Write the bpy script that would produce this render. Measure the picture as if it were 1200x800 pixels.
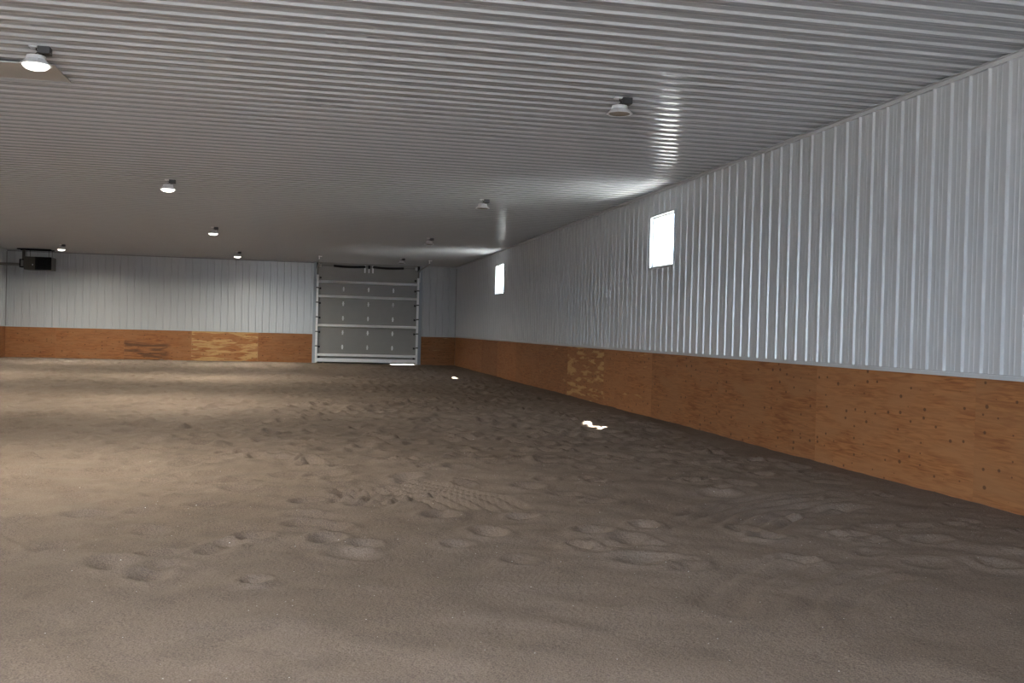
import bpy, bmesh, math, random
import numpy as np
from mathutils import Matrix, Vector

for o in list(bpy.data.objects):
    bpy.data.objects.remove(o)
scene = bpy.context.scene
COL = scene.collection

# ------------------------------------------------------------------ dimensions (metres)
H = 4.289          # ceiling sheet
L = 42.30          # far wall
WD = 18.14         # room width; right wall at x = 0, left wall at x = -WD
YF = -1.6          # wall behind the camera
P = 0.28217        # rib pitch
WOOD = 1.22        # kickboard height
Y0 = 7.773         # a rib on the right wall
YC = 7.773 - 0.0697  # a rib on the ceiling

# ------------------------------------------------------------------ camera
CAM = Vector((-6.429, 0.0, 1.552))
yaw, pitch, roll = 0.20874, -0.010368, 0.026487
fwd = Vector((math.sin(yaw)*math.cos(pitch), math.cos(yaw)*math.cos(pitch), math.sin(pitch)))
rgt = Vector((math.cos(yaw), -math.sin(yaw), 0))
upv = rgt.cross(fwd)
r2 = rgt*math.cos(roll) + upv*math.sin(roll)
u2 = -rgt*math.sin(roll) + upv*math.cos(roll)
cd = bpy.data.cameras.new('camera')
cd.sensor_width = 36.0
cd.lens = 36.0*1144.77/1200.0
cd.clip_end = 400
cam = bpy.data.objects.new('camera', cd)
COL.objects.link(cam)
m3 = Matrix((r2, u2, -fwd)).transposed()
cam.matrix_world = Matrix.Translation(CAM) @ m3.to_4x4()
scene.camera = cam

# ------------------------------------------------------------------ sky, sun, exposure
SKY = 20.0
SUN = 130.0
LAMP = 265.0          # watts of one lit ceiling light
world = bpy.data.worlds.new('sky')
scene.world = world
world.use_nodes = True
wn = world.node_tree
bg = wn.nodes['Background']
bg.inputs[0].default_value = (0.68, 0.83, 1.0, 1)
bg.inputs[1].default_value = SKY
sd = bpy.data.lights.new('sun', 'SUN')
sd.energy = SUN
sd.angle = math.radians(0.53)
sd.color = (1.0, 0.95, 0.87)
sun = bpy.data.objects.new('sun', sd)
COL.objects.link(sun)
SUNDIR = Vector((-0.585, -0.56, -1.0)).normalized()
sun.rotation_euler = SUNDIR.to_track_quat('-Z', 'Y').to_euler()
sun.location = (10, 60, 30)
vs = scene.view_settings
vs.view_transform = 'Standard'
vs.look = 'None'
vs.gamma = 1.0
vs.use_curve_mapping = False
vs.exposure = 0.0

# ------------------------------------------------------------------ materials
def newmat(name):
    m = bpy.data.materials.new(name)
    m.use_nodes = True
    return m, m.node_tree.nodes, m.node_tree.links, m.node_tree.nodes['Principled BSDF']

def plain(name, col, rough=0.5, metal=0.0, spec=0.5, noise=0.0, nscale=8.0):
    m, n, l, b = newmat(name)
    b.inputs['Roughness'].default_value = rough
    b.inputs['Metallic'].default_value = metal
    b.inputs['Specular IOR Level'].default_value = spec
    if noise > 0:
        tc = n.new('ShaderNodeTexCoord')
        t = n.new('ShaderNodeTexNoise')
        t.inputs['Scale'].default_value = nscale
        t.inputs['Detail'].default_value = 4
        l.new(tc.outputs['Object'], t.inputs['Vector'])
        r = n.new('ShaderNodeValToRGB')
        r.color_ramp.elements[0].position = 0.3
        r.color_ramp.elements[1].position = 0.7
        r.color_ramp.elements[0].color = tuple(c*(1-noise) for c in col) + (1,)
        r.color_ramp.elements[1].color = tuple(min(1, c*(1+noise)) for c in col) + (1,)
        l.new(t.outputs['Fac'], r.inputs['Fac'])
        l.new(r.outputs['Color'], b.inputs['Base Color'])
    else:
        b.inputs['Base Color'].default_value = tuple(col) + (1,)
    return m

def emit(name, col, strength):
    m, n, l, b = newmat(name)
    b.inputs['Base Color'].default_value = (0.8, 0.8, 0.8, 1)
    b.inputs['Emission Color'].default_value = tuple(col) + (1,)
    b.inputs['Emission Strength'].default_value = strength
    return m

M_STEEL = plain('white_painted_steel', (0.48, 0.495, 0.52), 0.28, 0, 0.7, 0.025, 1.3)
M_CEIL = plain('glossy_white_ceiling_steel', (0.43, 0.445, 0.47), 0.20, 0, 0.75, 0.025, 1.3)
M_TRIM = plain('white_trim_steel', (0.50, 0.51, 0.53), 0.4, 0, 0.5, 0.02, 3)
M_CORNER = plain('grey_corner_trim', (0.28, 0.27, 0.28), 0.5, 0, 0.4, 0.05, 3)
M_JAMB = plain('blue_grey_jamb_steel', (0.36, 0.40, 0.45), 0.45, 0, 0.4, 0.03, 3)
M_BACK = plain('wall_framing', (0.45, 0.42, 0.38), 0.8, 0, 0.3, 0.08, 2)
M_DOOR = plain('grey_door_skin', (0.30, 0.295, 0.285), 0.45, 0, 0.4, 0.03, 3)
M_ALU = plain('galvanised_steel', (0.95, 0.955, 0.96), 0.34, 0.0, 0.7, 0.03, 14)
M_DARKSTEEL = plain('dark_oiled_steel', (0.012, 0.012, 0.013), 0.5, 0.2, 0.5, 0.2, 20)
M_RUBBER = plain('black_rubber', (0.015, 0.015, 0.016), 0.8, 0, 0.3, 0.1, 10)
M_BOX = plain('dark_junction_box', (0.05, 0.052, 0.057), 0.5, 0.3, 0.5, 0.1, 20)
M_SHADE = plain('white_enamel_shade', (0.70, 0.72, 0.75), 0.35, 0, 0.5, 0.03, 10)
M_LENSOFF = plain('dull_lamp_lens', (0.30, 0.27, 0.23), 0.25, 0, 0.6, 0.05, 30)
M_LENSON = emit('glowing_lamp_lens', (1.0, 0.96, 0.88), 4.0)
M_HEATER = plain('brown_grey_heater_cabinet', (0.060, 0.053, 0.043), 0.5, 0.2, 0.5, 0.1, 6)
M_BLACK = plain('black_louvre_metal', (0.006, 0.006, 0.007), 0.7, 0.0, 0.15, 0.2, 10)
M_PIPE = plain('grey_pipe', (0.20, 0.195, 0.185), 0.4, 0.4, 0.5, 0.1, 10)
M_GROUND = plain('pale_gravel', (0.42, 0.40, 0.37), 0.95, 0, 0.2, 0.15, 5)
M_ROOF = plain('roof_steel', (0.45, 0.45, 0.46), 0.5, 0, 0.5, 0.03, 2)
M_SASH = plain('white_vinyl_sash', (0.80, 0.81, 0.82), 0.35, 0, 0.5, 0.02, 6)
M_VINYL = plain('white_vinyl_frame', (0.42, 0.44, 0.46), 0.35, 0, 0.5, 0.02, 6)

def glass_mat():
    m, n, l, b = newmat('window_glass')
    out = n['Material Output']
    tr = n.new('ShaderNodeBsdfTransparent')
    tr.inputs[0].default_value = (0.95, 0.97, 0.97, 1)
    gl = n.new('ShaderNodeBsdfGlossy')
    gl.inputs['Roughness'].default_value = 0.02
    mx = n.new('ShaderNodeMixShader')
    mx.inputs[0].default_value = 0.08
    l.new(tr.outputs[0], mx.inputs[1])
    l.new(gl.outputs[0], mx.inputs[2])
    l.new(mx.outputs[0], out.inputs[0])
    n.remove(b)
    return m
M_GLASS = glass_mat()

def math_node(n, l, op, a, b=None, clamp=False):
    x = n.new('ShaderNodeMath')
    x.operation = op
    x.use_clamp = clamp
    for i, v in enumerate((a, b)):
        if v is None:
            continue
        if isinstance(v, (int, float)):
            x.inputs[i].default_value = v
        else:
            l.new(v, x.inputs[i])
    return x.outputs[0]

def mix_col(n, l, fac, a, b, mode='MIX'):
    x = n.new('ShaderNodeMix')
    x.data_type = 'RGBA'
    x.blend_type = mode
    if isinstance(fac, (int, float)):
        x.inputs[0].default_value = fac
    else:
        l.new(fac, x.inputs[0])
    for i, v in ((6, a), (7, b)):
        if isinstance(v, tuple):
            x.inputs[i].default_value = v + (1,)
        else:
            l.new(v, x.inputs[i])
    return x.outputs[2]

def wood_mat():
    m, n, l, b = newmat('red_brown_plywood')
    tc = n.new('ShaderNodeTexCoord')
    oi = n.new('ShaderNodeObjectInfo')
    off = n.new('ShaderNodeVectorMath')
    off.operation = 'MULTIPLY_ADD'
    cmb = n.new('ShaderNodeCombineXYZ')
    for k in (0, 1, 2):
        l.new(oi.outputs['Random'], cmb.inputs[k])
    l.new(cmb.outputs[0], off.inputs[0])
    off.inputs[1].default_value = (37.0, 11.0, 23.0)
    l.new(tc.outputs['Object'], off.inputs[2])
    vec = off.outputs[0]
    def mapped(sx, sy, sz):
        mp = n.new('ShaderNodeMapping')
        mp.inputs['Scale'].default_value = (sx, sy, sz)
        l.new(vec, mp.inputs['Vector'])
        return mp.outputs[0]
    def noise(v, scale, detail=4, dist=0.0):
        t = n.new('ShaderNodeTexNoise')
        t.inputs['Scale'].default_value = scale
        t.inputs['Detail'].default_value = detail
        t.inputs['Distortion'].default_value = dist
        l.new(v, t.inputs['Vector'])
        return t.outputs['Fac']
    def ramp(f, p0, p1):
        x = n.new('ShaderNodeMapRange')
        x.inputs['From Min'].default_value = p0
        x.inputs['From Max'].default_value = p1
        l.new(f, x.inputs['Value'])
        return x.outputs[0]
    grain = noise(mapped(0.9, 1, 10), 3.0, 6, 1.2)
    broad = noise(mapped(0.7, 1, 2.2), 1.6, 3, 0.6)
    c = mix_col(n, l, ramp(grain, 0.36, 0.64), (0.25, 0.092, 0.032), (0.43, 0.180, 0.066))
    c = mix_col(n, l, ramp(broad, 0.35, 0.75), c, (0.38, 0.175, 0.075))
    # tone of the single sheet
    tone = n.new('ShaderNodeMapRange')
    tone.inputs['To Min'].default_value = 0.70
    tone.inputs['To Max'].default_value = 1.02
    l.new(oi.outputs['Random'], tone.inputs['Value'])
    hv = n.new('ShaderNodeHueSaturation')
    l.new(tone.outputs[0], hv.inputs['Value'])
    l.new(c, hv.inputs['Color'])
    c = hv.outputs[0]
    # pale bare veneer where the facing has worn off
    at = n.new('ShaderNodeAttribute'); at.attribute_type = 'OBJECT'; at.attribute_name = 'worn'
    wn_ = noise(mapped(0.6, 1, 4.2), 2.0, 9, 0.2)
    thr = math_node(n, l, 'MULTIPLY_ADD', at.outputs['Fac'], -0.34)
    thr.node.inputs[2].default_value = 0.80
    wmask = math_node(n, l, 'MULTIPLY', math_node(n, l, 'SUBTRACT', wn_, thr), 14.0, True)
    fleck = noise(mapped(2, 1, 14), 4.0, 3)
    pale = mix_col(n, l, ramp(fleck, 0.35, 0.7), (0.50, 0.30, 0.12), (0.62, 0.42, 0.19))
    c = mix_col(n, l, math_node(n, l, 'MULTIPLY', wmask, 0.75), c, pale)
    # dark rubbed scuffs low on the sheet
    at2 = n.new('ShaderNodeAttribute'); at2.attribute_type = 'OBJECT'; at2.attribute_name = 'scuff'
    sc = noise(mapped(0.55, 1, 6.0), 1.8, 5, 0.7)
    sep = n.new('ShaderNodeSeparateXYZ')
    l.new(tc.outputs['Object'], sep.inputs[0])
    low = n.new('ShaderNodeMapRange')
    low.inputs['From Min'].default_value = 0.80
    low.inputs['From Max'].default_value = 0.68
    l.new(sep.outputs['Z'], low.inputs['Value'])
    smask = math_node(n, l, 'MULTIPLY', ramp(sc, 0.43, 0.56), low.outputs[0], True)
    for a0, a1 in ((0.10, 0.45), (2.35, 2.05)):
        ed = n.new('ShaderNodeMapRange')
        ed.inputs['From Min'].default_value = a0
        ed.inputs['From Max'].default_value = a1
        l.new(math_node(n, l, 'ADD', sep.outputs['X'], math_node(n, l, 'MULTIPLY', sc, 0.8)), ed.inputs['Value'])
        smask = math_node(n, l, 'MULTIPLY', smask, ed.outputs[0], True)
    smask = math_node(n, l, 'MULTIPLY', smask, at2.outputs['Fac'], True)
    c = mix_col(n, l, math_node(n, l, 'MULTIPLY', smask, 0.72), c, (0.075, 0.036, 0.022))
    # knots
    sp2 = n.new('ShaderNodeSeparateXYZ')
    l.new(vec, sp2.inputs[0])
    cb2 = n.new('ShaderNodeCombineXYZ')
    l.new(sp2.outputs['X'], cb2.inputs[0])
    l.new(math_node(n, l, 'MULTIPLY', sp2.outputs['Z'], 1.25), cb2.inputs[1])
    vo = n.new('ShaderNodeTexVoronoi')
    vo.voronoi_dimensions = '2D'
    vo.inputs['Scale'].default_value = 4.6
    vo.inputs['Randomness'].default_value = 0.8
    l.new(cb2.outputs[0], vo.inputs['Vector'])
    sepc = n.new('ShaderNodeSeparateColor')
    l.new(vo.outputs['Color'], sepc.inputs[0])
    size = math_node(n, l, 'MULTIPLY', math_node(n, l, 'SUBTRACT', sepc.outputs[0], 0.12, True), 0.16)
    kd = math_node(n, l, 'MULTIPLY', math_node(n, l, 'SUBTRACT', size, vo.outputs['Distance']), 30.0, True)
    c = mix_col(n, l, math_node(n, l, 'MULTIPLY', kd, 0.7), c, (0.05, 0.022, 0.012))
    l.new(c, b.inputs['Base Color'])
    b.inputs['Roughness'].default_value = 0.62
    b.inputs['Specular IOR Level'].default_value = 0.3
    bp = n.new('ShaderNodeBump')
    bp.inputs['Strength'].default_value = 0.15
    bp.inputs['Distance'].default_value = 0.004
    l.new(grain, bp.inputs['Height'])
    l.new(bp.outputs[0], b.inputs['Normal'])
    return m
M_WOOD = wood_mat()

def sand_mat():
    m, n, l, b = newmat('brown_arena_sand')
    tc = n.new('ShaderNodeTexCoord')
    def noise(scale, detail=5, dist=0.0):
        t = n.new('ShaderNodeTexNoise')
        t.inputs['Scale'].default_value = scale
        t.inputs['Detail'].default_value = detail
        t.inputs['Distortion'].default_value = dist
        l.new(tc.outputs['Object'], t.inputs['Vector'])
        return t.outputs['Fac']
    def ramp(f, p0, p1):
        x = n.new('ShaderNodeMapRange')
        x.inputs['From Min'].default_value = p0
        x.inputs['From Max'].default_value = p1
        l.new(f, x.inputs['Value'])
        return x.outputs[0]
    big = noise(0.35, 4, 0.5)
    mid = noise(3.0, 6, 0.3)
    fine = noise(115.0, 4)
    c = mix_col(n, l, ramp(big, 0.35, 0.68), (0.164, 0.119, 0.092), (0.210, 0.158, 0.127))
    c = mix_col(n, l, math_node(n, l, 'MULTIPLY', ramp(mid, 0.45, 0.75), 0.55), c, (0.108, 0.081, 0.063))
    c = mix_col(n, l, math_node(n, l, 'MULTIPLY', ramp(fine, 0.42, 0.72), 0.55), c, (0.070, 0.053, 0.042))
    c = mix_col(n, l, math_node(n, l, 'MULTIPLY', ramp(fine, 0.55, 0.25), 0.45), c, (0.28, 0.23, 0.19))
    # scattered pale grains
    vo = n.new('ShaderNodeTexVoronoi')
    vo.inputs['Scale'].default_value = 26.0
    l.new(tc.outputs['Object'], vo.inputs['Vector'])
    sepc = n.new('ShaderNodeSeparateColor')
    l.new(vo.outputs['Color'], sepc.inputs[0])
    pick = math_node(n, l, 'GREATER_THAN', sepc.outputs[0], 0.95)
    dot = math_node(n, l, 'LESS_THAN', vo.outputs['Distance'], 0.11)
    c = mix_col(n, l, math_node(n, l, 'MULTIPLY', pick, dot), c, (0.70, 0.68, 0.66))
    l.new(c, b.inputs['Base Color'])
    b.inputs['Roughness'].default_value = 0.95
    b.inputs['Specular IOR Level'].default_value = 0.15
    hgt = math_node(n, l, 'ADD', math_node(n, l, 'MULTIPLY', noise(34.0, 6), 0.7), math_node(n, l, 'MULTIPLY', fine, 0.35))
    bp = n.new('ShaderNodeBump')
    bp.inputs['Strength'].default_value = 0.8
    bp.inputs['Distance'].default_value = 0.014
    l.new(hgt, bp.inputs['Height'])
    l.new(bp.outputs[0], b.inputs['Normal'])
    return m
M_SAND = sand_mat()

# ------------------------------------------------------------------ helpers
def link_mesh(name, me, mat, parent=None, loc=(0, 0, 0), rz=0.0):
    o = bpy.data.objects.new(name, me)
    COL.objects.link(o)
    if mat is not None and not me.materials:
        me.materials.append(mat)
    o.location = loc
    o.rotation_euler = (0, 0, rz)
    if parent is not None:
        o.parent = parent
    return o

def add_box(bm, x0, x1, y0, y1, z0, z1):
    v = [bm.verts.new((x, y, z)) for x in (x0, x1) for y in (y0, y1) for z in (z0, z1)]
    for f in ((0, 1, 3, 2), (4, 6, 7, 5), (0, 4, 5, 1), (2, 3, 7, 6), (0, 2, 6, 4), (1, 5, 7, 3)):
        bm.faces.new([v[i] for i in f])
    return v

def add_lathe(bm, prof, seg=24, cx=0, cy=0, cap0=True, cap1=True, rot=0.0):
    rings = []
    for r, z in prof:
        rings.append([bm.verts.new((cx + r*math.cos(rot + 2*math.pi*i/seg), cy + r*math.sin(rot + 2*math.pi*i/seg), z)) for i in range(seg)])
    for a, b in zip(rings, rings[1:]):
        for i in range(seg):
            bm.faces.new((a[i], a[(i+1) % seg], b[(i+1) % seg], b[i]))
    if cap0:
        bm.faces.new(rings[0][::-1])
    if cap1:
        bm.faces.new(rings[-1])

def add_tube(bm, pts, r, seg=10):
    pts = [Vector(p) for p in pts]
    rings = []
    for i, p in enumerate(pts):
        t = (pts[min(i+1, len(pts)-1)] - pts[max(i-1, 0)]).normalized()
        a = t.cross(Vector((0, 0, 1)))
        if a.length < 1e-3:
            a = t.cross(Vector((1, 0, 0)))
        a.normalize()
        b = t.cross(a)
        rr = r[i] if isinstance(r, (list, tuple)) else r
        rings.append([bm.verts.new(p + a*rr*math.cos(2*math.pi*k/seg) + b*rr*math.sin(2*math.pi*k/seg)) for k in range(seg)])
    for a, b in zip(rings, rings[1:]):
        for k in range(seg):
            bm.faces.new((a[k], a[(k+1) % seg], b[(k+1) % seg], b[k]))
    bm.faces.new(rings[0][::-1])
    bm.faces.new(rings[-1])

def mesh_of(name, fn, bevel=0.0):
    bm = bmesh.new()
    fn(bm)
    if bevel > 0:
        bmesh.ops.bevel(bm, geom=bm.edges[:], offset=bevel, segments=1, affect='EDGES')
    bmesh.ops.recalc_face_normals(bm, faces=bm.faces[:])
    me = bpy.data.meshes.new(name)
    bm.to_mesh(me)
    bm.free()
    return me

def boxes(name, lst, mat, parent=None, bevel=0.0):
    def fn(bm):
        for b in lst:
            add_box(bm, *b)
    return link_mesh(name, mesh_of(name, fn, bevel), mat, parent)

def empty(name, loc=(0, 0, 0), rz=0.0, parent=None):
    o = bpy.data.objects.new(name, None)
    COL.objects.link(o)
    o.empty_display_size = 0.2
    o.location = loc
    o.rotation_euler = (0, 0, rz)
    if parent is not None:
        o.parent = parent
    return o

def tag(o, label, cat, group=None):
    o['label'] = label
    o['category'] = cat
    if group:
        o['group'] = group
    return o

def struct(o, label, cat):
    o['kind'] = 'structure'
    o['label'] = label
    o['category'] = cat
    return o

# ------------------------------------------------------------------ ribbed steel sheet
def profile(npitch):
    pts = []
    for k in range(npitch):
        u = k*P
        pts += [(u, 0.0), (u + 0.022, 0.0), (u + 0.028, 0.003), (u + 0.037, 0.022), (u + 0.043, 0.026), (u + 0.063, 0.026), (u + 0.069, 0.022), (u + 0.078, 0.003), (u + 0.084, 0.0)]
        for c in (0.088 + 0.065, 0.088 + 0.129):
            pts += [(u + c - 0.015, 0.0), (u + c - 0.007, 0.0045), (u + c + 0.007, 0.0045), (u + c + 0.015, 0.0)]
    pts.append((npitch*P, 0.0))
    return pts

def sheet_mesh(name, pts, v0, v1, cut=None):
    """ribbed sheet: u along local x, ribs towards local -y, length along local z; cut=(u0,u1,v0,v1) is an opening"""
    if cut:
        us = [p[0] for p in pts]
        for c in cut[:2]:
            if us[0] < c < us[-1]:
                h = float(np.interp(c, us, [p[1] for p in pts]))
                pts = sorted(pts + [(c, h)])
                us = [p[0] for p in pts]
    bm = bmesh.new()
    def strip(a, b, lo, hi):
        v = [bm.verts.new((a[0], -a[1], lo)), bm.verts.new((b[0], -b[1], lo)), bm.verts.new((b[0], -b[1], hi)), bm.verts.new((a[0], -a[1], hi))]
        bm.faces.new(v)
    for a, b in zip(pts, pts[1:]):
        if b[0] - a[0] < 1e-6:
            continue
        mid = 0.5*(a[0] + b[0])
        if cut and cut[0] < mid < cut[1]:
            strip(a, b, v0, cut[2])
            strip(a, b, cut[3], v1)
        else:
            strip(a, b, v0, v1)
    bmesh.ops.remove_doubles(bm, verts=bm.verts[:], dist=1e-5)
    me = bpy.data.meshes.new(name)
    bm.to_mesh(me)
    bm.free()
    me.materials.append(M_STEEL)
    return me

NP = 4
PW = NP*P
RIB_OFF = 0.053          # centre of the rib inside one pitch
Z0, Z1 = WOOD + 0.012, H

# ------------------------------------------------------------------ floor of sand
rng = np.random.default_rng(7)
def vnoise(X, Y, sx, sy, seed):
    g = np.random.default_rng(seed).random((256, 256))
    x = X/sx + 1000.0
    y = Y/sy + 1000.0
    xi = np.floor(x).astype(int); yi = np.floor(y).astype(int)
    fx = x - xi; fy = y - yi
    fx = fx*fx*(3-2*fx); fy = fy*fy*(3-2*fy)
    a = g[xi % 256, yi % 256]; b = g[(xi+1) % 256, yi % 256]
    c = g[xi % 256, (yi+1) % 256]; d = g[(xi+1) % 256, (yi+1) % 256]
    return (a*(1-fx)+b*fx)*(1-fy) + (c*(1-fx)+d*fx)*fy - 0.5

def build_floor():
    ys = [YF]
    while ys[-1] < L + 0.03:
        y = ys[-1]
        if y < 2.5:
            d = 0.20
        else:
            d = min(0.13, 0.026*max(1.0, (y/6.0))**0.85)
        ys.append(y + d)
    ys[-1] = L + 0.06
    ys = np.array(ys)
    xs = np.linspace(-WD, 0.0, 440)
    X, Y = np.meshgrid(xs, ys)
    Z = (0.045*vnoise(X, Y, 2.6, 2.6, 1) + 0.042*vnoise(X, Y, 0.8, 0.8, 2) + 0.042*vnoise(X, Y, 0.36, 0.33, 3)
         + 0.022*vnoise(X, Y, 0.15, 0.15, 4) + 0.006*vnoise(X, Y, 0.07, 0.07, 5))
    Z *= 0.45 + 0.55*np.clip((Y-5.0)/6.0, 0, 1)
    def stamp(cx, cy, a, ln, wd, depth):
        i0, i1 = np.searchsorted(ys, (cy-0.5, cy+0.5))
        j0, j1 = np.searchsorted(xs, (cx-0.5, cx+0.5))
        if i1 <= i0 or j1 <= j0:
            return
        dx = X[i0:i1, j0:j1] - cx; dy = Y[i0:i1, j0:j1] - cy
        u = (dx*math.cos(a) + dy*math.sin(a))/ln
        v = (-dx*math.sin(a) + dy*math.cos(a))/wd
        q = u*u + v*v
        Z[i0:i1, j0:j1] += -depth*np.exp(-q) + 0.45*depth*np.exp(-((np.sqrt(q)-1.7)/0.5)**2)
    for _ in range(5200):
        cy = 6.0 + 35.5*rng.random()
        if cy < 11 and rng.random() < 0.6:
            continue
        cx = -WD + 0.3 + (WD-0.6)*rng.random()
        s = 0.06 + 0.05*rng.random()
        stamp(cx, cy, rng.random()*math.pi, s*(1.0+0.5*rng.random()), s, 0.020 + 0.042*rng.random())
    # raked, curved furrows
    def furrows(cx, cy, rad, a0, a1, nline, pitch, depth, w):
        dx = X - cx; dy = Y - cy
        R = np.hypot(dx, dy)
        A = np.arctan2(dy, dx)
        env = 1/(1+np.exp(-(A-a0)/0.05))/(1+np.exp((A-a1)/0.05))
        k = (R-rad)/pitch
        inr = 1/(1+np.exp(-(k+0.5)*6))/(1+np.exp((k-nline+0.5)*6))
        return -depth*env*inr*(0.5+0.5*np.cos(2*math.pi*k))**1.5
    Z += furrows(-6.6, 8.3, 1.35, 0.05, 0.95, 6, 0.15, 0.058, 0)
    Z += furrows(-6.9, 9.2, 0.85, -0.5, 0.35, 5, 0.13, 0.045, 0)
    Z += furrows(-1.0, 6.2, 2.0, 1.75, 2.45, 6, 0.17, 0.042, 0)
    Z += furrows(-9.6, 6.6, 0.7, 0.2, 1.3, 6, 0.16, 0.032, 0)
    Z += furrows(-2.0, 4.2, 1.6, 1.9, 2.7, 5, 0.2, 0.016, 0)
    Z *= np.clip((L - Y)/1.2, 0.25, 1)*np.where(X > -0.8, np.clip(-X/0.8, 0.3, 1), 1)
    # a hollow worn under the right end of the overhead door
    Z -= 0.032*np.exp(-((X+2.28)/0.42)**6)*np.clip((Y-(L-0.35))/0.3, 0, 1)
    ny, nx = X.shape
    co = np.stack([X, Y, Z], -1).reshape(-1, 3).astype(np.float32)
    ii = (np.arange(ny-1)[:, None]*nx + np.arange(nx-1)[None, :]).reshape(-1)
    f = np.stack([ii, ii+1, ii+nx+1, ii+nx], -1).astype(np.int32)
    me = bpy.data.meshes.new('floor')
    me.vertices.add(len(co)); me.vertices.foreach_set('co', co.ravel())
    me.loops.add(f.size); me.loops.foreach_set('vertex_index', f.ravel())
    me.polygons.add(len(f)); me.polygons.foreach_set('loop_start', np.arange(0, f.size, 4, dtype=np.int32))
    me.update(calc_edges=True)
    me.polygons.foreach_set('use_smooth', np.ones(len(f), dtype=bool))
    return link_mesh('floor', me, M_SAND)
floor = struct(build_floor(), 'brown churned sand floor of the riding arena', 'floor')

og = boxes('outside_ground', [(-70, 60, -60, 100, -0.5, -0.075)], M_GROUND)
struct(og, 'pale gravel ground outside the building', 'ground')

# ------------------------------------------------------------------ right wall with two windows
WIN = [(16.50, 17.74, 2.82, 3.80), (31.80, 33.24, 2.80, 3.80)]
T0, T1 = 0.012, 0.15
lst = []
ycur = YF - 0.15
for (a, b, c, d) in WIN:
    lst.append((T0, T1, ycur, a, -0.3, H+0.05))
    lst.append((T0, T1, a, b, -0.3, c))
    lst.append((T0, T1, a, b, d, H+0.05))
    ycur = b
lst.append((T0, T1, ycur, L+0.15, -0.3, H+0.05))
wr = struct(boxes('wall_right', lst, M_BACK), 'long right wall of white ribbed steel above a plywood kickboard', 'wall')

base_sheet = sheet_mesh('wall_panel', profile(NP), Z0, Z1)
# sheets on the right wall: local x -> +y world needs rz=90deg; ribs (local -y) then point to +x, so run backwards with rz=-90
k0 = math.floor((YF - Y0)/PW)
y_start = Y0 + 0.053 + k0*PW
n = int(math.ceil((L - y_start)/PW))
for i in range(n):
    ya = y_start + i*PW            # sheet covers ya .. ya+PW ; local x=0 at the far end
    yb = ya + PW
    me = base_sheet
    cut = None
    for (a, b, c, d) in WIN:
        if b > ya and a < yb:
            cut = (yb-b, yb-a, c, d)
    pts = profile(NP)
    if yb > L:
        lo = yb - L
        pts = [(lo, float(np.interp(lo, [q[0] for q in pts], [q[1] for q in pts])))] + [q for q in pts if q[0] > lo]
        me = sheet_mesh('wall_panel', pts, Z0, Z1, cut)
    elif cut:
        me = sheet_mesh('wall_panel', pts, Z0, Z1, cut)
    link_mesh('wall_panel', me, M_STEEL, wr, (0, yb, 0), -math.pi/2)

def plywood(parent, length, loc, rz, worn=0.0, scuff=0.0, cache={}):
    key = round(length, 3)
    if key not in cache:
        g = 0.0012
        cache[key] = mesh_of('plywood_sheet', lambda bm: add_box(bm, g, length-g, -0.016, 0.004, -0.25, WOOD), 0.0)
    o = link_mesh('plywood_sheet', cache[key], M_WOOD, parent, loc, rz)
    o['worn'] = worn
    o['scuff'] = scuff
    return o
random.seed(5)
SEAM = 3.03
worn_r = {20.50: 0.85, 17.47: 0.4, 23.53: 0.45, 26.56: 0.1, 14.44: 0.15, 11.41: 0.0, 8.38: 0.0}
y = 20.50 - 10*SEAM
while y < L - 0.02:
    ln = min(SEAM, L - 0.02 - y)
    w = 0.0
    for k, v in worn_r.items():
        if abs(k - y) < 0.2:
            w = v
    plywood(wr, ln, (0, y + ln, 0), -math.pi/2, w)
    y += SEAM

# ------------------------------------------------------------------ far wall with the overhead door opening
DX0, DX1, DZ = -6.00, -1.66, 3.69
wb = struct(boxes('wall_back', [(-WD-0.15, DX0, L+T0, L+0.15, -0.3, H+0.05), (DX1, 0.15, L+T0, L+0.15, -0.3, H+0.05),
                                (DX0, DX1, L+T0, L+0.15, DZ, H+0.05)], M_BACK), 'far wall of white ribbed steel above a plywood kickboard', 'wall')
def back_sheets(x0, x1):
    x = x0
    while x < x1 - 0.01:
        w = min(PW, x1 - x)
        if w > PW - 1e-6:
            me = base_sheet
        else:
            pts = profile(NP)
            h = float(np.interp(w, [q[0] for q in pts], [q[1] for q in pts]))
            me = sheet_mesh('wall_panel', [q for q in pts if q[0] < w] + [(w, h)], Z0, Z1)
        link_mesh('wall_panel', me, M_STEEL, wb, (x, L, 0), 0)
        x += PW
back_sheets(-WD, DX0 - 0.13)
back_sheets(DX1 + 0.15, 0.0)
boxes('header_panel', [(DX0-0.12, DX1+0.14, L-0.004, L+T0, DZ, H)], M_DOOR, wb)
for x0, x1, w, s in ((-18.14, -16.25, 0.0, 0.05), (-16.25, -13.65, 0.28, 0.0), (-13.65, -11.02, 0.0, 1.0), (-11.02, -8.36, 1.0, 0.15), (-8.36, -6.13, 0.42, 0.0), (-1.52, -0.02, 0.45, 0.2)):
    plywood(wb, x1-x0, (x0, L, 0), 0, w, s)

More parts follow.
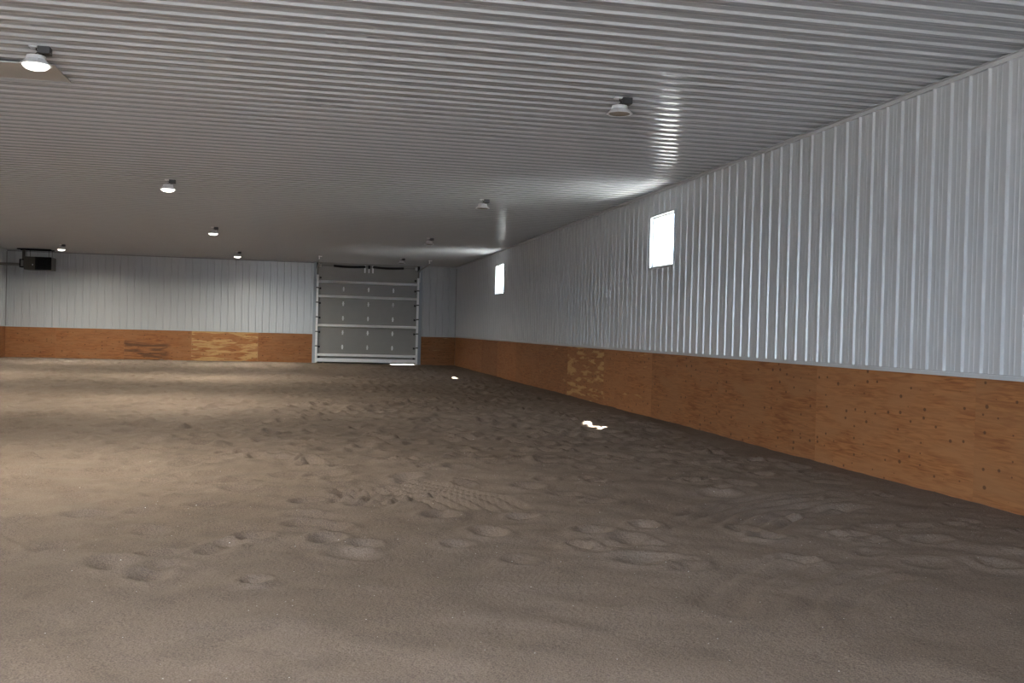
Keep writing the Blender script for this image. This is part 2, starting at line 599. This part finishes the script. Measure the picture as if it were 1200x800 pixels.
# ------------------------------------------------------------------ left wall and wall behind the camera
wl = struct(boxes('wall_left', [(-WD-T1, -WD-T0, YF-0.15, L+0.15, -0.3, H+0.05)], M_BACK), 'left wall of white ribbed steel at the edge of the picture', 'wall')
y = L
while y > 1.0:
    # local x=0 at the near end
    link_mesh('wall_panel', base_sheet, M_STEEL, wl, (-WD, y - PW, 0), math.pi/2)
    y -= PW
y = L - 0.02
while y > 2.0:
    plywood(wl, SEAM, (-WD, y - SEAM, 0), math.pi/2, 0.1)
    y -= SEAM
FD = (-10.2, -4.9, 4.1)
wf = struct(boxes('wall_front', [(-WD-0.15, FD[0], YF-0.15, YF, -0.3, H+0.05), (FD[1], 0.15, YF-0.15, YF, -0.3, H+0.05),
                                 (FD[0], FD[1], YF-0.15, YF, FD[2], H+0.05)], M_STEEL), 'wall behind the camera with an open doorway', 'wall')

# ------------------------------------------------------------------ ceiling
cl = struct(boxes('ceiling', [(-WD, 0, YF, L, H+0.012, H+0.06)], M_BACK), 'low ceiling of white ribbed steel sheets', 'ceiling')
def ceil_sheet_mesh(pts):
    bm = bmesh.new()
    rows = []
    for u, h in pts:
        rows.append([bm.verts.new((-WD, u, -h)), bm.verts.new((0, u, -h))])
    for a, b in zip(rows, rows[1:]):
        bm.faces.new((a[0], b[0], b[1], a[1]))
    me = bpy.data.meshes.new('ceiling_panel')
    bm.to_mesh(me)
    bm.free()
    me.materials.append(M_CEIL)
    return me
cbase = ceil_sheet_mesh(profile(NP))
ystart = YC - RIB_OFF + math.ceil((YF - YC + RIB_OFF)/PW)*PW
i = 0
while ystart + i*PW < L - 0.01:
    ya = ystart + i*PW
    me = cbase
    if ya + PW > L:
        w = L - ya
        pts = profile(NP)
        h = float(np.interp(w, [q[0] for q in pts], [q[1] for q in pts]))
        me = ceil_sheet_mesh([q for q in pts if q[0] < w] + [(w, h)])
    link_mesh('ceiling_panel', me, M_STEEL, cl, (0, ya, H), 0)
    i += 1
rf = struct(boxes('roof', [(-WD-0.7, 0.71, YF-0.7, L+0.7, H+0.06, H+0.35)], M_ROOF), 'roof slab with short eaves above the ceiling', 'roof')

# ------------------------------------------------------------------ trim
def trim(name, lst, mat, label):
    return struct(boxes(name, lst, mat, bevel=0.002), label, 'trim')
trim('trim_1', [(-0.034, 0.0, YF, L-0.034, WOOD-0.004, WOOD+0.024), (-0.034, -0.028, YF, L-0.034, WOOD+0.024, WOOD+0.046)], M_TRIM, 'thin white ledge between steel and plywood along right wall')
trim('trim_2', [(-0.034, 0.0, YF, L-0.034, H-0.075, H-0.027), (-0.07, 0.0, YF, L-0.034, H-0.034, H-0.027)], M_TRIM, 'white angle trim where right wall meets ceiling')
trim('trim_3', [(-WD+0.03, DX0-0.13, L-0.034, L, WOOD-0.004, WOOD+0.03)], M_TRIM, 'thin white ledge above plywood left of the overhead door')
trim('trim_4', [(DX1+0.16, -0.034, L-0.034, L, WOOD-0.004, WOOD+0.03)], M_TRIM, 'short white ledge above plywood right of the overhead door')
trim('trim_5', [(-WD+0.03, DX0-0.13, L-0.032, L, H-0.07, H-0.027)], M_CORNER, 'grey angle trim where far wall meets ceiling')
trim('trim_6', [(-0.032, 0.0, L-0.032, L, WOOD+0.03, H-0.075), (-0.045, -0.032, L-0.045, L-0.032, WOOD+0.03, H-0.075)], M_CORNER, 'dark vertical trim in the far right corner')
trim('trim_7', [(-WD, -WD+0.034, 1.0, L-0.034, WOOD-0.004, WOOD+0.03)], M_TRIM, 'thin white ledge above plywood along left wall')
trim('trim_8', [(-WD, -WD+0.032, L-0.032, L, WOOD+0.03, H-0.07)], M_CORNER, 'dark vertical trim in the far left corner')
trim('trim_9', [(DX0-0.13, DX0, L-0.03, L+0.01, -0.2, H-0.03)], M_JAMB, 'blue-grey steel jamb on the left of the overhead door')
trim('trim_10', [(DX1, DX1+0.15, L-0.03, L+0.01, -0.2, H-0.03)], M_JAMB, 'blue-grey steel jamb on the right of the overhead door')

# ------------------------------------------------------------------ windows
for idx, (a, b, c, d) in enumerate(WIN):
    t = 0.03
    w = empty('window_%d' % (idx+1), (0, (a+b)/2, c))
    struct(w, ['bright white window in right wall, the nearer and larger-looking one', 'bright white window in right wall, the farther one near the overhead door'][idx], 'window')
    hw, hh = (b-a)/2, d-c
    def local(name, lst, mat, bevel=0.002):
        return boxes(name, lst, mat, w, bevel)
    # casing proud of the wall, one bar to each side
    local('casing', [(-0.035, 0.15, -hw-0.02, -hw+0.012, -0.02, hh+0.02)], M_VINYL)
    local('casing', [(-0.035, 0.15, hw-0.012, hw+0.02, -0.02, hh+0.02)], M_VINYL)
    local('casing', [(-0.035, 0.15, -hw+0.012, hw-0.012, hh-0.012, hh+0.02)], M_VINYL)
    local('window_sill', [(-0.045, 0.15, -hw+0.012, hw-0.012, -0.02, 0.012)], M_VINYL)
    local('sash', [(0.03, 0.06, -hw+0.012, -hw+0.012+t, 0.012, hh-0.012), (0.03, 0.06, hw-0.012-t, hw-0.012, 0.012, hh-0.012),
                   (0.03, 0.06, -hw+0.012+t, hw-0.012-t, 0.012, 0.012+t), (0.03, 0.06, -hw+0.012+t, hw-0.012-t, hh-0.012-t, hh-0.012)], M_SASH, 0.0)
    local('pane', [(0.043, 0.047, -hw+0.012+t, hw-0.012-t, 0.012+t, hh-0.012-t)], M_GLASS, 0.0)

# ------------------------------------------------------------------ overhead door
door = struct(empty('door_1', ((DX0+DX1)/2, L, 0)), 'closed grey sectional overhead door with white struts in far wall', 'door')
cx = (DX0+DX1)/2
def dpart(name, lst, mat, bevel=0.0, parent=None, label=None):
    lst = [(x0-cx, x1-cx, y0, y1, z0, z1) for (x0, x1, y0, y1, z0, z1) in lst]
    o = boxes(name, lst, mat, parent or door, bevel)
    if label:
        o['label'] = label
    return o
JZ = [0.035, 0.69, 1.31, 1.92, 2.54, 3.165, 3.72]
for z0, z1 in zip(JZ, JZ[1:]):
    # section with two shallow pressed ribs
    lst = [(DX0+0.03, DX1-0.03, 0.03, 0.08, z0+0.002, z1-0.002), (DX0-0.02, DX1+0.02, 0.06, 0.085, z0-0.01, z1+0.01)]
    h = z1 - z0
    for q in (0.12, 0.36, 0.62, 0.86):
        lst.append((DX0+0.04, DX1-0.04, 0.0245, 0.03, z0+h*q, z0+h*q+0.03))
    dpart('door_section', lst, M_DOOR)
dpart('bottom_retainer', [(DX0+0.05, DX1-0.05, 0.005, 0.03, 0.06, 0.20)], M_ALU)
dpart('bottom_seal', [(DX0-0.02, -2.80, 0.02, 0.08, -0.06, 0.04), (-2.80, DX1+0.02, 0.02, 0.08, 0.0, 0.04)], M_RUBBER, label='black rubber bottom seal')
for z in (3.45, 2.83, 1.595, 0.338):
    def hat(bm, z=z):
        prof = [(0.0245, z+0.062), (-0.012, z+0.05), (-0.058, z-0.022), (-0.058, z-0.036), (0.0245, z-0.05)]
        a = [bm.verts.new((DX0+0.06-cx, y, q)) for y, q in prof]
        b = [bm.verts.new((DX1-0.06-cx, y, q)) for y, q in prof]
        for k in range(5):
            bm.faces.new((a[k], a[(k+1) % 5], b[(k+1) % 5], b[k]))
        bm.faces.new(a[::-1])
        bm.faces.new(b)
    o = link_mesh('strut', mesh_of('strut', hat), M_ALU, door)
    o['label'] = 'bright galvanised strut'
def hinge_mesh():
    def fn(bm):
        add_box(bm, -0.03, 0.03, -0.006, 0, 0.02, 0.095)
        add_box(bm, -0.03, 0.03, -0.006, 0, -0.095, -0.02)
        add_box(bm, -0.02, 0.02, -0.026, -0.006, -0.035, 0.035)
        add_tube(bm, [(-0.05, -0.03, 0), (0.05, -0.03, 0)], 0.014, 8)
    return mesh_of('hinge', fn)
hm = hinge_mesh()
for z in JZ[1:6]:
    for x in (-4.87, -3.81, -2.75):
        link_mesh('hinge', hm, M_ALU, door, (x-cx, 0.024, z))
def roller_mesh():
    def fn(bm):
        add_box(bm, -0.02, 0.05, -0.03, 0.0, -0.04, 0.04)
        add_tube(bm, [(-0.02, -0.045, 0), (0.12, -0.045, 0)], 0.011, 8)
        add_tube(bm, [(0.085, -0.045, 0), (0.12, -0.045, 0)], 0.032, 12)
    return mesh_of('roller_hinge', fn)
rm = roller_mesh()
for z in [0.25] + JZ[1:6] + [3.62]:
    for sx, x in ((-1, DX0+0.17), (1, DX1-0.17)):
        o = link_mesh('roller_hinge', rm, M_DARKSTEEL, door, (x-cx, 0.024, z))
        if sx < 0:
            o.rotation_euler = (0, math.pi, 0)
for sx, xt in ((-1, DX0+0.035), (1, DX1-0.035)):
    o = dpart('vertical_track', [(xt-0.045, xt+0.045, -0.085, -0.079, 0.0, 3.74), (xt-0.045, xt-0.039, -0.079, -0.03, 0.0, 3.74), (xt+0.039, xt+0.045, -0.079, -0.05, 0.0, 3.74)], M_ALU)
    o['label'] = 'bright galvanised door track'
    for z in (0.72, 1.33, 1.95, 2.57, 3.19):
        dpart('track_bracket', [(xt-0.055, xt+0.055, -0.094, -0.086, z-0.022, z+0.022)], M_DARKSTEEL)
    dpart('track_flag', [(xt-0.07 if sx < 0 else xt+0.064, xt-0.064 if sx < 0 else xt+0.07, -0.13, 0.0, 3.55, 3.98)], M_ALU)
    # curved piece and horizontal track hung below the ceiling
    def trk(bm, xt=xt-cx):
        pts = [(xt, -0.06, 3.74)]
        for k in range(9):
            a = k/8*math.pi/2
            pts.append((xt, -0.06 - 0.30*(1-math.cos(a)), 3.74 + 0.30*math.sin(a)))
        pts.append((xt, -3.9, 4.10))
        add_tube(bm, pts, 0.026, 8)
    link_mesh('horizontal_track', mesh_of('horizontal_track', trk), M_PIPE, door)
    dpart('track_hanger', [(xt-0.02, xt+0.02, -3.86, -3.82, 4.07, H-0.02), (xt-0.03, xt+0.10, -3.88, -3.80, H-0.055, H-0.027)], M_ALU)
    dpart('bearing_plate', [(xt-0.05, xt+0.05, -0.17, -0.004, 4.02, 4.24)], M_DARKSTEEL)
    s = -sx
    def drum(bm, xt=xt-cx, s=s):
        add_tube(bm, [(xt+s*0.06, -0.11, 4.135), (xt+s*0.075, -0.11, 4.135), (xt+s*0.08, -0.11, 4.135), (xt+s*0.15, -0.11, 4.135)], [0.085, 0.085, 0.065, 0.062], 16)
    link_mesh('cable_drum', mesh_of('cable_drum', drum), M_ALU, door)
def shaft(bm):
    add_tube(bm, [(DX0+0.02-cx, -0.11, 4.135), (DX1-0.02-cx, -0.11, 4.135)], 0.014, 8)
link_mesh('torsion_shaft', mesh_of('torsion_shaft', shaft), M_PIPE, door)
def spring(x0, x1):
    def fn(bm):
        pts, rr = [], []
        nn = 96
        for k in range(nn+1):
            t = k/nn
            pts.append((x0+(x1-x0)*t-cx, -0.11, 4.135-0.028*math.sin(math.pi*t)))
            rr.append(0.052 if k % 2 == 0 else 0.045)
        add_tube(bm, pts, rr, 12)
    o = link_mesh('torsion_spring', mesh_of('torsion_spring', fn), M_DARKSTEEL, door)
    o['label'] = 'black torsion spring'
spring(-5.31, -3.98)
spring(-3.66, -2.34)
dpart('center_bracket', [(-3.87, -3.77, -0.16, -0.004, 4.06, 4.20)], M_DARKSTEEL)
dpart('anchor_plate', [(-4.02, -3.96, -0.02, -0.004, 3.88, 4.2)], M_ALU)
dpart('anchor_plate', [(-3.84, -3.80, -0.02, -0.004, 3.88, 4.06)], M_ALU)
dpart('anchor_plate', [(-3.68, -3.62, -0.02, -0.004, 3.88, 4.2)], M_ALU)

# ------------------------------------------------------------------ ceiling lights
ZR = H - 0.026      # underside of the ribs
def light_parts():
    d = {}
    d['junction_box'] = (mesh_of('junction_box', lambda bm: add_box(bm, 0.02, 0.13, -0.055, 0.055, -0.075, 0.0), 0.004), M_BOX)
    d['mounting_plate'] = (mesh_of('mounting_plate', lambda bm: add_box(bm, -0.06, 0.02, -0.04, 0.04, -0.012, 0.0), 0.002), M_SHADE)
    def hook(bm):
        add_tube(bm, [(0.0, 0, -0.012), (0.0, 0, -0.035), (0.018, 0, -0.05), (0.0, 0, -0.068), (-0.014, 0, -0.078), (0, 0, -0.094)], 0.006, 6)
    d['hook'] = (mesh_of('hook', hook), M_DARKSTEEL)
    def cord(bm):
        add_tube(bm, [(0.06, 0, -0.073), (0.055, 0.01, -0.085), (0.04, 0.01, -0.094), (0.03, 0.0, -0.10)], 0.007, 6)
    d['cord'] = (mesh_of('cord', cord), M_RUBBER)
    def housing(bm):
        add_lathe(bm, [(0.055, -0.092), (0.085, -0.098), (0.092, -0.128), (0.088, -0.134)], 16)
    d['housing'] = (mesh_of('housing', housing), M_SHADE)
    def shade(bm):
        rot = math.pi/8
        add_lathe(bm, [(0.086, -0.132), (0.142, -0.186), (0.146, -0.196), (0.128, -0.196), (0.082, -0.140)], 8, cap0=False, cap1=False, rot=rot)
    d['shade'] = (mesh_of('shade', shade), M_SHADE)
    return d
LP = light_parts()
lens_mesh = {}
for key, mt, prof in (('on', M_LENSON, [(0.10, -0.172), (0.122, -0.186), (0.116, -0.208), (0.095, -0.228), (0.060, -0.241), (0.012, -0.246)]),
                      ('off', M_LENSOFF, [(0.10, -0.172), (0.124, -0.186), (0.110, -0.196), (0.060, -0.203), (0.012, -0.205)])):
    def lens(bm):
        add_lathe(bm, prof, 16)
    me = mesh_of('lens', lens)
    me.materials.append(mt)
    lens_mesh[key] = me
lamp_data = bpy.data.lights.new('lamp_glow', 'AREA')
lamp_data.shape = 'DISK'
lamp_data.size = 0.20
lamp_data.energy = LAMP
lamp_data.spread = math.radians(166)   # cut-off of the shade's reflector
lamp_data.color = (1.0, 0.95, 0.80)
def ceiling_light(x, y, on, label):
    t = tag(empty('ceiling_light', (x, y, ZR)), label, 'ceiling light', 'lit round ceiling lights' if on else 'unlit round ceiling lights')
    t.scale = (1.05, 1.05, 0.95)
    for nme, (me, mt) in LP.items():
        link_mesh(nme, me, mt, t)
    o = link_mesh('lens', lens_mesh['on' if on else 'off'], None, t)
    if on:
        o['label'] = 'glowing white lens'
        g = bpy.data.objects.new('lamp_glow', lamp_data)
        COL.objects.link(g)
        g.parent = t
        g.location = (0, 0, -0.252)
YS = [1.4, 10.56, 19.6, 28.7, 38.0]
near = 'lit round ceiling light '
ceiling_light(-9.12, 10.56, True, near + 'beside the flat ceiling hatch, nearest and largest')
ceiling_light(-9.05, 19.60, True, near + 'second from the ceiling hatch in its row')
ceiling_light(-9.03, 28.70, True, near + 'third from the ceiling hatch in its row')
ceiling_light(-8.98, 38.0, True, near + 'at far end of its row, left of the overhead door')
ceiling_light(-15.13, 38.0, True, near + 'right beside the dark unit heater')
off = 'unlit white ceiling light '
ceiling_light(-2.96, 10.76, False, off + 'nearest the camera, above the near window side')
ceiling_light(-2.90, 19.96, False, off + 'second from the camera, between the two windows')
ceiling_light(-2.88, 29.05, False, off + 'third from the camera, by the farther window')
ceiling_light(-2.84, 38.03, False, off + 'just in front of the overhead door')
ceiling_light(-15.13, YS[3], True, near + 'out of view, next after the heater in the left row')
ceiling_light(-15.13, YS[2], True, near + 'out of view, in the middle of the left row')
ceiling_light(-15.13, YS[1], True, near + 'out of view, left of the ceiling hatch')
ceiling_light(-15.13, YS[0], True, near + 'out of view, behind the camera in the left row')
ceiling_light(-9.10, YS[0], True, near + 'out of view, above and behind the camera')

# ------------------------------------------------------------------ attic hatch
hx0, hx1, hy0, hy1 = -10.28, -9.11, 11.24, 12.0
ha = tag(empty('ceiling_hatch', ((hx0+hx1)/2, (hy0+hy1)/2, ZR)), 'flat white access hatch in ribbed ceiling beside nearest lit light', 'hatch')
wx, wy = (hx1-hx0)/2, (hy1-hy0)/2
boxes('hatch_panel', [(-wx+0.012, wx-0.012, -wy+0.012, wy-0.012, -0.008, 0.0)], M_STEEL, ha, 0.001)
for b in ((-wx, wx, -wy, -wy+0.012, -0.012, 0.0), (-wx, wx, wy-0.012, wy, -0.012, 0.0), (-wx, -wx+0.012, -wy+0.012, wy-0.012, -0.012, 0.0), (wx-0.012, wx, -wy+0.012, wy-0.012, -0.012, 0.0)):
    boxes('hatch_trim', [b], M_TRIM, ha)

# ------------------------------------------------------------------ unit heater
he = tag(empty('unit_heater', (-16.85, 41.15, 3.45)), 'dark unit heater hung from ceiling in the far left corner', 'heater')
HZ = H - 0.027 - 3.45
def hpart(name, lst, mat, bevel=0.0, label=None):
    o = boxes(name, lst, mat, he, bevel)
    if label:
        o['label'] = label
    return o
hpart('cabinet', [(-0.28, 0.72, -0.30, 0.42, 0.0, 0.50)], M_HEATER, 0.01)
hpart('outlet_frame', [(0.14, 0.72, -0.33, -0.30, 0.0, 0.03), (0.14, 0.72, -0.33, -0.30, 0.47, 0.50), (0.14, 0.17, -0.33, -0.30, 0.03, 0.47), (0.69, 0.72, -0.33, -0.30, 0.03, 0.47)], M_BLACK, label='black louvred air outlet')
hpart('outlet_back', [(0.17, 0.69, -0.306, -0.301, 0.03, 0.47)], M_BLACK)
lm = mesh_of('louvre', lambda bm: add_box(bm, 0.17, 0.69, -0.02, 0.0, -0.004, 0.03))
for k in range(6):
    o = link_mesh('louvre', lm, M_BLACK, he, (0, -0.308, 0.06 + 0.07*k))
hpart('indicator', [(0.03, 0.06, -0.312, -0.30, 0.17, 0.21)], M_SHADE, label='small pale indicator')
hpart('access_panel', [(-0.22, -0.02, -0.308, -0.30, 0.05, 0.42)], M_HEATER, 0.003)
hpart('vent_motor', [(-0.46, -0.28, -0.22, 0.15, 0.08, 0.40)], M_BLACK, 0.01)
hpart('valve_cover', [(-0.40, -0.31, -0.245, -0.22, 0.12, 0.36)], M_PIPE, 0.004)
def flue(bm):
    add_tube(bm, [(-0.46, 0.0, 0.2), (-0.60, 0.0, 0.2), (-1.255, 0.0, 0.2)], 0.055, 14)
link_mesh('flue_pipe', mesh_of('flue_pipe', flue), M_PIPE, he)
for x in (-0.2, 0.6):
    for y in (-0.2, 0.3):
        def rod(bm, x=x, y=y):
            add_tube(bm, [(x, y, 0.48), (x, y, HZ-0.02)], 0.008, 6)
        link_mesh('hanger_rod', mesh_of('hanger_rod', rod), M_DARKSTEEL, he)
for y in (-0.2, 0.3):
    hpart('hanger_rail', [(-0.55, 0.68, y-0.025, y+0.025, HZ-0.045, HZ)], M_BLACK)
hpart('bracket', [(-0.40, -0.30, -0.05, 0.05, 0.38, HZ-0.04)], M_HEATER)
